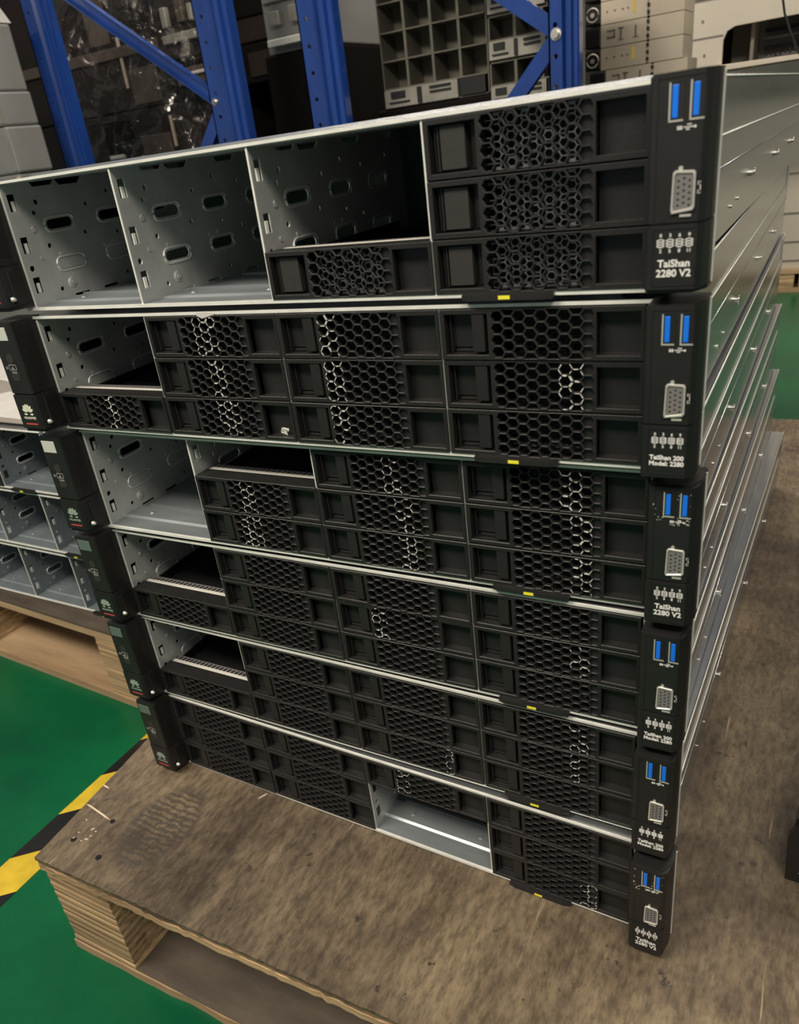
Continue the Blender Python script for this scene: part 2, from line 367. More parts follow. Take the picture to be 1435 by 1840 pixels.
# ================================================================== SHARED SERVER MESHES
PX = 5.72; PZ = 5.95; HX0 = 31.3
def hexcenters():
    out = []
    for i in range(9):
        cx = HX0 + i * PX
        for j in (range(-1, 3) if i % 2 == 0 else range(-2, 3)):
            cz = (j - 0.5) * PZ if i % 2 == 0 else j * PZ
            out.append((i, j, cx, cz))
    return out
HC = hexcenters()
CW, CH = 103.4, 25.9     # bezel width, height
def scal_outline():
    # bezel outline, top and bottom edges notched (open half cells) over the mesh
    top = []; x = 0
    zt = CH / 2
    return [(0, -zt), (CW, -zt), (CW, zt), (0, zt)]
def bezel_mesh():
    holes = []
    for i, j, cx, cz in HC:
        p = clipz(hexa(cx, cz, 0.865), -CH / 2 + 0.75, CH / 2 - 0.75)
        if len(p) >= 3:
            zs = [q[1] for q in p]
            if max(zs) - min(zs) > 0.8: holes.append(p)
    latch = rect(2.6, -10.4, 26.2, 10.4); rec = rect(81.2, -10.4, 101.6, 10.2)
    V, F = flat_plate(scal_outline(), holes + [latch, rec], 3.0, 0.22)
    m = MB(); m.add(V, F, 0, T=XZ(0, 1.5, 0))
    # right recess: a tray
    def tray(x0, z0, x1, z1, d, t=0.6, mi=0):
        m.box(x0 - t, 3, z0 - t, x0, d, z1 + t, mi); m.box(x1, 3, z0 - t, x1 + t, d, z1 + t, mi)
        m.box(x0, 3, z0 - t, x1, d, z0, mi); m.box(x0, 3, z1, x1, d, z1 + t, mi); m.box(x0 - t, d, z0 - t, x1 + t, d + t, z1 + t, mi)
    tray(81.2, -10.4, 101.6, 10.2, 6.2)
    m.add([(81.4, 6.2, -10.2), (101.4, 6.2, -10.2), (101.4, 1.2, -10.35), (81.4, 3.5, -10.35)], [(0, 1, 2, 3)], 0)
    tray(2.6, -10.4, 26.2, 10.4, 8)
    # closed last column of cells
    m.box(74.2, 1.9, -12.2, 80.5, 2.6, 12.2)
    # housing behind the face, open behind the mesh
    m.box(0.2, 2.9, -12.7, 1.2, 14, 12.7); m.box(CW - 1.2, 2.9, -12.7, CW - .2, 14, 12.7)
    m.box(0.2, 2.9, 11.9, CW - .2, 14, 12.8); m.box(0.2, 2.9, -12.8, CW - .2, 14, -11.9)
    m.box(27.2, 3, -12, 28.2, 14, 12); m.box(80.3, 3, -12, 81.2, 14, 12)
    return m.mesh('bezel', BLACK)
def latch_mesh(kind):
    m = MB()
    if kind == 0:
        m.cbox(7.6, 2.2, -9.2, 20.2, 7.9, 9.6, 0.3, 0)
        m.cbox(4.0, 3.5, -9.8, 4.7, 7.9, 9.8, 0.15, 1); m.cbox(5.5, 3.0, -9.8, 6.6, 7.9, 9.8, 0.2, 1)
        m.cbox(21.5, 6.5, -9.8, 25.8, 7.9, 10, 0.2, 1)
    else:
        m.cbox(3.4, 6.4, -7.8, 17.2, 7.9, 10, 0.3, 0)
        m.cbox(17.4, 0.6, -9.0, 24.2, 7.9, 10.2, 0.45, 0)
        m.cbox(4.0, 3.5, -9.8, 4.8, 7.9, 9.8, 0.15, 1)
        m.cbox(6.0, 5.6, -9.9, 15.5, 7.9, -8.6, 0.15, 1)
    return m.mesh('latch', [PLATE if kind == 0 else BLACK, BLACK])
def inner_mesh():
    cells = []; px, pz = 3.5, 3.6
    for i in range(15):
        for j in range(-3, 4):
            cx = 29.8 + i * px; cz = j * pz + (pz / 2 if i % 2 else 0)
            p = clipz([(cx + 2.02 * math.cos(math.pi * k / 3), cz + 1.80 * math.sin(math.pi * k / 3)) for k in range(6)], -11.6, 11.6)
            if len(p) >= 3 and max(q[1] for q in p) - min(q[1] for q in p) > 1: cells.append(p)
    V, F = flat_plate(rect(28.2, -11.9, 80.3, 11.9), cells, 0.5)
    return [MB().add(V, F, 0, T=XZ(0, 8.5 if k else 12.5, 0)).mesh('inner_mesh', ZINC if k else DARK) for k in (0, 1)]
def strip_mesh():
    m = MB(); m.box(3, 14.2, 11.5, 101, 15.0, 12.9); m.box(3, 14.6, 12.2, 101, 17.6, 13.0)
    for i in range(22):
        x = 3.4 + i * 4.4
        m.add([(x, 17.5, 12.9), (x + 2.0, 17.5, 12.9), (x + 3.6, 23.0, 12.7), (x + 1.8, 23.0, 12.7), (x, 17.5, 12.4), (x + 2.0, 17.5, 12.4), (x + 3.6, 23.0, 12.2), (x + 1.8, 23.0, 12.2)],
              [(0, 1, 2, 3), (4, 7, 6, 5), (0, 4, 5, 1), (1, 5, 6, 2), (2, 6, 7, 3), (3, 7, 4, 0)], 1)
    m.box(3, 23.0, 11.9, 101, 23.6, 12.7, 1)
    return m.mesh('spring_strip', [BRIGHT, GREYP])
def tray_mesh():
    m = MB()
    m.box(1.0, 14, -12.6, 2.4, 160, 8.5); m.box(CW - 2.4, 14, -12.6, CW - 1, 160, 8.5)
    m.box(2.4, 22, -12.6, CW - 2.4, 160, -2.0); m.box(1, 14, 9.5, CW - 1, 22, 11.6); m.box(2.4, 21, -10, CW - 2.4, 22.2, 10)
    m.cbox(6, 30, -2, CW - 6, 150, 3.5, 1.0)
    return m.mesh('drive_tray', DARK)
M_BEZEL = bezel_mesh(); M_LATCH = [latch_mesh(0), latch_mesh(1)]; M_INNER = inner_mesh(); M_STRIP = strip_mesh(); M_TRAY = tray_mesh()

# bay divider with real punched holes
SLOTS = [(40, 51), (89, 51), (138, 51), (41, 24.3), (89, 24.6), (138, 24)]
def divider_mesh(closed=()):
    holes = [rect(3.2, 62.5, 9.2, 73.2), rect(3.4, 35.5, 9.4, 46), rect(3.6, 9, 9.6, 19.5)]
    holes += [circle(*c) for c in [(25, 66.5, 1.7), (21, 60, 1.5), (68, 60.5, 1.4), (91, 67, 1.4), (26, 37.7, 1.7), (92, 38, 1.3), (26, 8, 1.6), (92, 8, 1.4), (116, 62, 1.4), (150, 65, 1.6), (113, 33, 1.4), (60.9, 42, 1.4), (6, 25.5, 2.0)]]
    for k, (a, b) in enumerate(SLOTS):
        if k not in closed: holes.append(stadium(a, b, 23, 6.4))
    holes += [[(46, 79), (49, 75), (66, 75), (70, 79)], [(96, 79), (99, 75.5), (116, 75.5), (119, 79)], [(24, 79), (26, 76), (42, 76), (45, 79)], [(146, 79), (149, 75.5), (160, 75.5), (163, 79)]]
    holes += [rect(36, 0.8, 50, 2.6), rect(65, 0.8, 79, 2.6), rect(110, 0.8, 124, 2.6)]
    V, F = flat_plate(rect(0, 0, 176, 80), holes, 0.9)
    m = MB(); m.add(V, F, 0, T=YZ(0, 0, 0))
    for k, (a, b) in enumerate(SLOTS):
        P = stadium(a, b, 27, 9.6, 7)
        m.tube([(0.45, y, z) for y, z in P], 0.75, 6, 2, True)
        if k in closed: m.prism(stadium(a, b, 24, 7), 'x', 0.3, 0.9)
    for (a, b) in [(16.8, 49.5), (34, 31), (16.6, 31), (76.5, 31.4), (86, 32)]:
        m.cyl((a, b), 'x', 1.5, 0.4, 1.0, 10); 
    m.tube([(0.5, 16.8 + 2 * math.cos(t * .7854), 49.5 + 2 * math.sin(t * .7854)) for t in range(8)], 0.4, 5, 0, True)
    m.cyl((36.4, 10.5), 'x', 4.2, 0.4, 1.2, 18, r2=3.0); m.cyl((36.4, 10.5), 'x', 1.6, 1.2, 1.8, 10)
    # bright cut front edge, return tabs behind the square holes
    m.box(-0.6, -0.7, 0.2, 0.6, 0.0, 79.8, 1)
    for z in (62.5, 35.5, 9): m.box(-2.4, 7.0, z, -1.4, 9.4, z + 6.5, 1)
    return m.mesh('bay_divider', [ZINC, EDGE, RIM])
M_DIV = divider_mesh(); M_DIV0 = divider_mesh(closed=(3, 4, 5))

# usb, vga, ears
def usb_mesh():
    m = MB()
    m.box(-2.9, -0.3, -6.5, -2.3, 3, 6.5, 0); m.box(2.5, -0.15, -6.5, 2.8, 3, 6.5, 3); m.box(-2.9, -0.3, -6.9, 2.5, 3, -6.3, 0); m.box(-2.9, -0.15, 6.3, 2.8, 3, 6.7, 3)
    m.box(-2.3, -0.05, -6.4, 2.5, 0.1, 6.4, 1)
    m.cbox(-1.7, -0.35, -5.6, 0.5, 0.2, 5.6, 0.2, 2)
    return m.mesh('usb_port', [CHROME, DARK, BLUE, DARK])
def vga_mesh():
    m = MB()
    def D(k):
        P = [(-4.3 * k, -8.0 + (1 - k) * 6), (3.6 * k, -7.0 + (1 - k) * 6), (4.3 * k, -6.0 + (1 - k) * 5), (4.3 * k, 6.6 - (1 - k) * 5), (3.6 * k, 7.6 - (1 - k) * 6), (-3.4 * k, 8.0 - (1 - k) * 6), (-4.3 * k, 7 - (1 - k) * 5), (-4.7 * k, -6.6 + (1 - k) * 5)]
        return P
    V, F = flat_plate(D(1.0), [D(0.82)], 1.2, 0.2); m.add(V, F, 0, T=XZ(0, -0.2, 0))
    m.prism(D(0.83), 'y', -0.3, 0.4, 1)
    m.prism([(a * 1.17, b * 1.13) for a, b in D(1.0)], 'y', 0.0, 0.3, 2)
    for c in range(3):
        for r in range(5):
            m.cyl((-2.1 + c * 2.1, -4.9 + r * 2.25 + (0.9 if c == 1 else 0)), 'y', 0.48, -0.36, -0.2, 8, 2)
    m.cyl((-1.5, 8.6), 'y', 0.9, -0.3, 0.2, 10, 0); m.box(-1.2, -0.4, -9.2, 3.2, 0.2, -8.3, 0)
    return m.mesh('vga_port', [CHROME, GREYP, DARK])
M_USB = usb_mesh(); M_VGA = vga_mesh()
def right_ear_mesh():
    m = MB()
    prof = lambda x0, x1, yf: [(x0, 6), (x0, yf + 1.2), (x0 + 1.2, yf), (x1 - 3.4, yf), (x1 - 1.2, yf + 3.0), (x1, yf + 12), (x1, 6)]
    m.prism(prof(421, 444.6, -20), 'z', 29.4, 81.8)
    m.prism(prof(421.6, 444.2, -19.4), 'z', 28.2, 29.4, 1)
    m.prism(prof(421, 444.6, -20.6), 'z', 3.2, 28.2)
    m.prism([(421, 6), (421, -17), (440, -17), (444.6, -8), (444.6, 6)], 'z', 1.0, 3.2)
    m.prism([(421.5, 6), (421.5, -18), (440.5, -18), (444.2, -9), (444.2, 6)], 'z', 81.8, 82.6)
    # raised frame line of the lower panel and flat port panel
    for a in ((424.2, 4.6, 441, 5.2), (424.2, 27.0, 441, 27.5), (423.9, 4.6, 424.4, 27.5), (440.8, 4.6, 441.3, 27.5), (424.2, 80.6, 441, 81.0), (440.8, 30.5, 441.2, 81.0), (423.9, 30.5, 424.3, 81.0)):
        m.box(a[0], -20.85 if a[1] < 28 and a[3] < 28 else -20.25, a[1], a[2], -19.8, a[3], 0)
    m.box(428, 0.5, 2, 445.2, 2.0, 81.8, 2)
    return m.mesh('control_ear', [FRAMEP, DARK, EDGE])
def left_ear_mesh():
    m = MB()
    prof = lambda yf: [(-27, 5), (-27, yf + 2), (-26, yf), (-4.8, yf), (-3.8, yf + 1), (-2.4, -8), (-2.2, 5)]
    m.prism(prof(-20), 'z', 31, 82.0)
    m.prism([(-26.5, 5), (-26.5, -18.5), (-4.6, -18.7), (-2.5, -8), (-2.5, 5)], 'z', 29.8, 31, 1)
    m.prism([(-27, 5), (-27, -18.5), (-26, -20.5), (-4.4, -20.5), (-3.2, -19), (-1.0, -9), (-0.9, 5)], 'z', 4.5, 29.8)
    m.prism([(-27, 5), (-26, -18.5), (-5, -18.5), (-1.5, -7), (-1.5, 5)], 'z', 1.5, 4.5)
    m.prism([(-3.6, -13), (-2.3, -13), (-2.0, -6), (-3.4, -6)], 'z', 36, 62, 0)
    m.prism([(-1.6, -14.5), (-0.9, -13.5), (-0.6, -3), (-1.2, -3)], 'z', 6, 27, 0)
    for a in ((-25.5, 28.6, -5.6, 29.0), (-25.5, 5.4, -5.6, 5.9), (-5.9, 5.4, -5.5, 29.0)):
        m.box(a[0], -20.75, a[1], a[2], -20.3, a[3], 0)
    return m.mesh('control_ear', [FRAMEP, DARK])
def screw_mesh():
    m = MB(); m.cyl((-15.5, 9), 'x', 1.9, -1.6, 0.5, 14, r2=1.2); m.cyl((-15.5, 9), 'x', 0.7, 0.5, 0.9, 8)
    return m.mesh('thumb_screw', CHROME)
def fascia_mesh():
    m = MB()
    m.cyl((-16, 56.5), 'y', 3.6, -20.25, -20, 18, 0)
    m.prism(stadium(-15.6, 43.2, 8.4, 5.2), 'y', -20.22, -20, 0)
    return m.mesh('power_button', PLATE)
def icons_left():
    m = MB()
    for a in ((-19.8, 52.0, -12.2, 52.4), (-19.8, 48.2, -12.2, 48.6), (-19.8, 48.2, -19.4, 52.4), (-12.6, 48.2, -12.2, 52.4), (-17.6, 49.2, -14.6, 49.7), (-16.5, 49.7, -15.7, 51.0),
              (-18.8, 46.8, -13.0, 47.1), (-18.4, 46.1, -12.8, 46.4), (-23.3, 50.6, -21.2, 50.9), (-23.3, 49.9, -21.2, 50.2), (-23.3, 49.2, -21.2, 49.5)):
        m.box(a[0], -20.12, a[1], a[2], -19.95, a[3])
    return m.mesh('printed_symbol', GREYW)
def flower_mesh():
    m = MB(); cx, cz = -15.2, 16.6
    for sgn in (-1, 1):
        for k, (ang, L, wd) in enumerate([(12, 6.9, 2.3), (38, 7.0, 2.3), (64, 6.3, 2.1), (88, 4.6, 1.5)]):
            a = math.radians(ang) * sgn; d = (math.sin(a), math.cos(a)); n_ = (d[1], -d[0]); st = 1.3
            P = []
            for (t, q) in [(0, 0.05), (.35, .7), (.62, 1), (.85, .8), (1, .2), (1, -.2), (.85, -.8), (.62, -1), (.35, -.7), (0, -.05)]:
                P.append((cx + d[0] * (st + t * L) * .82 + n_[0] * q * wd / 2, cz + d[1] * (st + t * L) * .82 + n_[1] * q * wd / 2 - (1.2 if k == 3 else 0)))
            m.prism(P, 'y', -20.62, -20.45)
    V, F = text_geo('HUAWEI', 2.6, 0.06, sx=1.25); m.add(V, F, 0, T=XZ(cx, -20.55, 12.6))
    return m
M_EARR = right_ear_mesh(); M_EARL = left_ear_mesh(); M_SCREW = screw_mesh(); M_BTN = fascia_mesh(); M_ICL = icons_left()
_f = flower_mesh(); M_LOGO_W = _f.mesh('logo', mat('logo_print', (0.66, 0.66, 0.52), 0.5)); M_LOGO_G = _f.mesh('logo', mat('logo_print_green_grey', (0.26, 0.34, 0.28), 0.5))
m = MB(); m.box(-21.5, -20.62, 7.6, -9.0, -20.45, 8.5); M_REDL = m.mesh('red_line', RED)
m = MB(); m.cbox(-24.5, -20.5, 69.5, -10.5, -19.9, 78.8, 0.25); M_PALE = m.mesh('label_button', BUTTON)
M_PALEG = m.mesh('label_button', mat('dim_label_button', (0.10, 0.14, 0.12), 0.35))

def ear_print(txt):
    m = MB()
    V, F = text_geo(txt, 4.1 if txt.count('\n') and 'V2' in txt else 3.1, 0.09, sx=1.0); m.add(V, F, 0, T=XZ(432.8, -20.66, 11.6))
    for i, (a, b) in enumerate([('0', '2'), ('3', '5'), ('6', '8'), ('9', '11')]):
        x = 427.3 + i * 3.7
        for q, zz in ((a, 24.6), (b, 18.6)):
            V, F = text_geo(q, 2.0, 0.03); m.add(V, F, 0, T=XZ(x, -20.66, zz))
        m.box(x - 0.9, -20.72, 20.0, x + 0.9, -20.6, 23.3); 
        for zz in (20.4, 21.4, 22.4): m.box(x - 1.5, -20.72, zz, x + 1.5, -20.6, zz + 0.6)
    # SS usb sign
    V, F = text_geo('ss', 2.6, 0.05); m.add(V, F, 0, T=XZ(432.6, -20.06, 63.6))
    m.box(434.0, -20.12, 63.3, 438.2, -20.0, 63.6); m.box(434.9, -20.12, 62.5, 436.3, -20.0, 62.8); m.box(435.3, -20.12, 64.2, 437, -20.0, 64.5); m.cyl((438.2, 63.4), 'y', .5, -20.12, -20, 8)
    # display sign
    for a in ((441.1 - 1.0, 39.6, 441.1 + 1.0, 40.0), (440.1, 43.6, 442.1, 44.0), (440.1, 40.4, 440.5, 43.2), (441.7, 40.4, 442.1, 43.2), (440.1, 40.4, 442.1, 40.8), (440.1, 42.8, 442.1, 43.2)):
        m.box(a[0] - .6, -20.12, a[1], a[2] - .6, -20.0, a[3])
    return m.mesh('lettering', WHITE)
M_TXT_V2 = ear_print('TaiShan\n2280 V2'); M_TXT_200 = ear_print('TaiShan 200\nModel: 2280')

def pull_tab():
    m = MB()
    m.prism([(329, -4), (333, -5.4), (371, -5.4), (376, -4), (376, 4), (329, 4)], 'z', -2.6, 0.2)
    m.prism([(331, -4), (334, -4.9), (370, -4.9), (374, -4), (374, 0), (331, 0)], 'z', 0.2, 0.7)
    return m.mesh('pull_tab', BLACK)
M_TAB = pull_tab()
m = MB(); m.box(349, -5.6, -2.0, 355, -5.35, -0.2); M_TABY = m.mesh('yellow_mark', YEL)

def shell_mesh():
    m = MB(); D = 780
    m.box(20, 30, -2.7, 400, D - 20, -1.4)
    m.box(-9, 0.4, -1.4, 428, D, 0.0)                      # bottom pan
    m.box(-9, -1.6, -1.5, 421, 0.4, 0.4, 1)                # bright rolled front lip
    m.box(-9, 0.4, 0, -8, D, 79.8); m.box(-9, D - 1, 0, 428, D, 80)
    m.box(427, 0.4, 0, 428, D, 79.8)
    m.box(418.6, -0.2, -0.2, 419.6, 60, 80.2, 1)
    m.box(-9, -0.4, 0, -0.9, 0.4, 80, 0); m.box(-8, 0.4, 0, -6.5, 178, 80, 2); m.box(419, 0.2, 0, 428, 1.2, 80)
    return m.mesh('chassis', [ZINCD, EDGE, DARK])
def cover_mesh():
    m = MB(); D = 778
    m.box(-9.5, 0.0, 80.2, 428.5, D, 81.4)
    m.box(-9.5, -1.5, 80.0, 421, 0.0, 81.6, 1)
    m.prism([(24, 81.4), (30, 83.9), (D - 20, 83.9), (D - 14, 81.4)], 'x', 0, 420)
    # right flange folded over the side: rim around a sunken pane
    m.box(428, 8, 37.5, 429.2, D, 53.5); m.box(428, 8, 53.5, 429.2, 40, 81.4); m.box(428, D - 30, 53.5, 429.2, D, 81.4)
    m.box(428, 40, 53.5, 428.5, D - 30, 81.4)
    m.tube([(429.2, 40, 53.6), (429.2, D - 30, 53.6)], 0.55, 6, 1); m.tube([(429.0, 40, 53.6), (429.0, 40, 79)], 0.45, 6, 1)
    m.tube([(429.2, 8, 37.7), (429.2, D, 37.7)], 0.4, 6, 0)
    m.tube([(428.9, 0, 81.0), (428.9, D, 81.0)], 0.7, 6, 1)
    return m.mesh('top_cover', [ZINCD, EDGE])
def floor_mesh():
    m = MB()
    m.prism([(0.4, 0.0), (0.4, 0.5), (15, 0.5), (17, 1.8), (34, 1.8), (36, 0.6), (176, 0.6), (176, 0.0)], 'x', 0, 418)
    for c in range(4):
        x0 = 104.5 * c
        m.prism(stadium(x0 + 52, 36.5, 86, 3.2), 'z', 1.0, 3.2, 0)
        m.prism(stadium(x0 + 52, 92, 86, 3.2), 'z', 0.6, 2.2, 0)
        for xx in (22, 84):
            m.cyl((x0 + xx, 25), 'z', 2.6, 1.8, 2.5, 12, r2=2.0); m.cyl((x0 + xx, 25), 'z', 1.0, 2.5, 3.0, 8)
    return m.mesh('bay_floor', ZINCF)
def ceil_mesh():
    m = MB(); m.box(0, 0.4, 79.4, 418, 176, 80.2)
    return m.mesh('bay_ceiling', ZINC)
def backplane_mesh():
    m = MB(); m.box(0, 176, 0, 418, 178, 80)
    for c in range(4):
        for r in range(3):
            m.box(104.5 * c + 30, 171, 26.7 * r + 6, 104.5 * c + 72, 176, 26.7 * r + 12, 1)
            m.box(104.5 * c + 84, 173, 26.7 * r + 5, 104.5 * c + 92, 176, 26.7 * r + 14, 1)
    return m.mesh('backplane', [PCB, DARK])
def stud_mesh():
    m = MB(); m.cyl((0, 0), 'x', 2.0, 0, 2.6, 10); m.cyl((0, 0), 'x', 3.4, 2.6, 3.6, 12); return m.mesh('rail_stud', BOLT)
M_SHELL = shell_mesh(); M_COVER = cover_mesh(); M_FLOOR = floor_mesh(); M_CEIL = ceil_mesh(); M_BP = backplane_mesh(); M_STUD = stud_mesh()

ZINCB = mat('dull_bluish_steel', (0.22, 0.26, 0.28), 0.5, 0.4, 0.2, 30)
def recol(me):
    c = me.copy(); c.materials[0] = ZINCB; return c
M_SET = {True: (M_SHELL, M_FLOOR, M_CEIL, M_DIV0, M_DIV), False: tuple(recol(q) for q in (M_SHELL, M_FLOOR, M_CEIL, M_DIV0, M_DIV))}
def hex_glints(cells, name='scuff_glint_mark', dens=0.62, seed=1):  # strip-light reflections drawn as off-white slivers on the hex edges
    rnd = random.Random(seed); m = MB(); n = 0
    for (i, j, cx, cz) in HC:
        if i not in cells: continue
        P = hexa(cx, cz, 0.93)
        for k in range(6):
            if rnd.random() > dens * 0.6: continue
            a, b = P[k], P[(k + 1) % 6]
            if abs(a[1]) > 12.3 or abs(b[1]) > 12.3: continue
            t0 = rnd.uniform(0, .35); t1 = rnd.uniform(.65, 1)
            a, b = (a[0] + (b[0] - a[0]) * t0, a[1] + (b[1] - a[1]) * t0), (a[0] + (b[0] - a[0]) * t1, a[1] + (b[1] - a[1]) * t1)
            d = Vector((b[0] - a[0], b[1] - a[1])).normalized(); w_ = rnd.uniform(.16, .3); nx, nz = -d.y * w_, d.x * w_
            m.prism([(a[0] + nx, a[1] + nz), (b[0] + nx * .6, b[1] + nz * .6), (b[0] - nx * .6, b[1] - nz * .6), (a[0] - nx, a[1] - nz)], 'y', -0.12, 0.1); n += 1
    return m.mesh(name, SCUFF_GLINT) if n else None

# ================================================================== THE STACK
PITCH = 86.729
POSE = [(1.243, 1.178, -0.021), (-0.338, 3.523, -0.004), (0.435, 2.589, 0.004), (1.561, 1.626, 0.012), (-1.365, -4.776, 0.011), (-1.538, -4.139, -0.002)]
ALL = {(c, r) for c in range(4) for r in range(3)}
OCC = [ALL - {(2, 0), (2, 1)},
       ALL - {(0, 1), (0, 2)},
       ALL - {(0, 1), (0, 2)},
       ALL - {(0, 0), (0, 1), (0, 2), (1, 2)},
       ALL - {(0, 1), (0, 2)},
       {(2, 0), (3, 0), (3, 1), (3, 2)}]
LABELS = ['black-fronted rack server at the bottom of the near stack, resting on the plywood pallet',
          'black-fronted rack server second from the bottom of the near stack',
          'black-fronted rack server third from the bottom of the near stack',
          'rack server third from the top, its whole first bay column empty, scuffed blue ports',
          'black-fronted rack server second from the top, directly under the half-empty one',
          'topmost rack server of the near stack with its left drive bays open and empty']
GLINT_COLS = {(4, 1, 2): (2, 3, 4), (4, 1, 1): (3, 4), (4, 1, 0): (3, 4, 5), (4, 2, 2): (0, 1), (4, 2, 1): (0, 1), (4, 2, 0): (0, 1), (4, 3, 1): (6, 7),
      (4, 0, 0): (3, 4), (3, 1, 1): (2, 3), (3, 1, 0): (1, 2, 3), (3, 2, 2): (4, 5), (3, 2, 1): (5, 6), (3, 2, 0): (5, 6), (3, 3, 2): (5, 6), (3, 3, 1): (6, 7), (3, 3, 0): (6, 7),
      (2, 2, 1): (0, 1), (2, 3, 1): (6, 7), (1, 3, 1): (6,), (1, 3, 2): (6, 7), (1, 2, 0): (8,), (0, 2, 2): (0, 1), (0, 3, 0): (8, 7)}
def build_server(s, name_loc, rz, label, occ, full=True, v2=True, pale=True, group=None, cat='server'):
    root = empty('rack_server', label, cat, name_loc, rz, group)
    X = -209
    def part(nm, me, loc=(0, 0, 0), par=None):
        o = link(nm, me, par or root, (loc[0] + (X if par is None else 0), loc[1], loc[2])); return o
    MS = M_SET[full]; part('chassis', MS[0]); part('top_cover', M_COVER); part('bay_floor', MS[1]); part('bay_ceiling', MS[2]); part('backplane', M_BP)
    for c in range(4): part('bay_divider', MS[3] if c == 0 else MS[4], (104.5 * c, 0, 0))
    t = part('pull_tab', M_TAB); link('yellow_mark', M_TABY, t)
    if full:
        e = part('control_ear', M_EARR)
        for x in (431.2, 438.9): link('usb_port', M_USB, e, (x, -20, 72.6))
        link('vga_port', M_VGA, e, (435.3, -20.2, 40.6)); link('lettering', M_TXT_V2 if v2 else M_TXT_200, e)
        e2 = part('control_ear', M_EARL)
        link('thumb_screw', M_SCREW, e2); link('power_button', M_BTN, e2); link('printed_symbol', M_ICL, e2)
        link('emblem', M_LOGO_W if s >= 4 else M_LOGO_G, e2); link('red_line', M_REDL, e2); link('label_button', M_PALE if pale else M_PALEG, e2)
        for y in (276, 452, 612): part('rail_stud', M_STUD, (428, y, 22))
        for (y, z) in ((183, 11.4), (215, 12.5)):
            o = part('rail_stud', M_STUD, (427.6, y, z)); o.scale = (0.4, 0.4, 0.4)
    for (c, r) in sorted(occ):
        zc = 13.4 + 26.55 * r; x0 = 104.5 * c + 0.9; y0 = random.uniform(-0.5, 0.3) - 2.2
        lip = part('drive_carrier', M_BEZEL, (x0, y0, zc))
        link('latch', M_LATCH[0 if s in (5,) else 1], lip); link('inner_mesh', M_INNER[1 if s == 5 else 0], lip); link('drive_tray', M_TRAY, lip)
        if (c, r + 1) not in occ: link('spring_strip', M_STRIP, lip)
        if (s, c, r) in GLINT_COLS:
            me = hex_glints(GLINT_COLS[(s, c, r)], seed=s * 100 + c * 10 + r, dens=1.0 if s in (4, 3) else 0.8)
            if me: link('scuff_glint_mark', me, lip)
    return root
for s in range(6):
    tx, ty, th = POSE[s]
    SRV = build_server(s, (209 + tx, ty, s * PITCH), th, LABELS[s], OCC[s], True, s in (0, 3, 5), s in (3, 4, 5), None)
    if s in (3, 0):   # white scuffing round the ports
        rnd = random.Random(s + 5); mm = MB()
        for _ in range(26):
            x = rnd.uniform(424, 443.5); z = rnd.choice([rnd.uniform(61.5, 65.5), rnd.uniform(61.5, 66), rnd.uniform(64, 80)])
            if z > 66: x = rnd.choice([rnd.uniform(423.5, 424.6), rnd.uniform(434.4, 435.6), 442.0 + rnd.uniform(0, .3)])
            if x > 441: x = 440.9
            a = rnd.uniform(0, 3.1); L = rnd.uniform(.5, 1.7); c_, s_ = math.cos(a) * L, math.sin(a) * L
            mm.prism([(x - c_ * .5, z - s_ * .5), (x + .25, z), (x + c_ * .5, z + s_ * .5), (x - .25, z + .2)], 'y', -20.12, -19.95)
        link('scuff_glint_mark', mm.mesh('scuff_glint_mark', SCUFF_GLINT), SRV, (-209, 0, 0))
    if s == 4:
        mm = MB(); mm.add([(150, -1.9, 79.5), (160, -2.0, 79.2), (166, -1.9, 80.5), (158, -1.8, 81.6), (150, -1.8, 81.4), (154, -2.1, 77.8)], [(0, 5, 1, 2, 3, 4)]); 
        link('torn_sticker', mm.mesh('torn_sticker', PAPER), SRV, (-209, 0, 0))
        mm = MB(); rnd = random.Random(3)
        P = [(195 + rnd.uniform(0, 9), -0.6 + rnd.uniform(0, 2.4), 3 + rnd.uniform(0, 6)) for _ in range(12)]
        mm.add(P, [(i, (i + 1) % 12, (i + 5) % 12) for i in range(0, 12)])
        link('crumpled_sticker', mm.mesh('crumpled_sticker', BRIGHT), SRV, (-209, 0, 0))

# ================================================================== LEFT STACK ON ITS OWN PALLET
pal2 = empty('wooden_pallet', 'brown plywood pallet on the left behind the near stack, carrying three open server chassis', 'pallet', (-215, 147, FZ), -0.055)
m = MB(); m.box(-900, 0, h0 - 3, 0, 1000, h0 - 0.2); link('top_board', m.mesh('top_board', PLY2), pal2)
m = MB(); m.box(-900, 0.8, h0 - 15, 0, 1000, h0 - 3); link('board_edge', m.mesh('board_edge', WOODL), pal2)
for bx in (-900, -470, -90):
    for by in (2, 450, 900):
        link('support_block', ply_block(bx, by, bx + 90, by + 95, 12, h0 - 15).mesh('block', [WOODL, PLYEDGE]), pal2)
for by in (0, 450, 895):
    mm = MB(); mm.box(-900, by, 0.3, 0, by + 105, 12); link('bottom_board', mm.mesh('bottom_board', WOODL), pal2)
mm = MB(); mm.box(-898, 110, 0.4, -2, 440, 9); link('deck_board', mm.mesh('deck_board', PLY2), pal2)
LL = ['open empty server chassis at the bottom of the left stack, on the far pallet',
      'open empty server chassis in the middle of the left stack',
      'open empty server chassis on top of the left stack, white papers on its lid']
for k, ox in enumerate((-656, -672, -735)):
    build_server(9, (ox + 209, 184, k * 86.73), -0.01, LL[k], {(2, 0), (2, 1), (0, 0)} if k == 2 else set(), False)
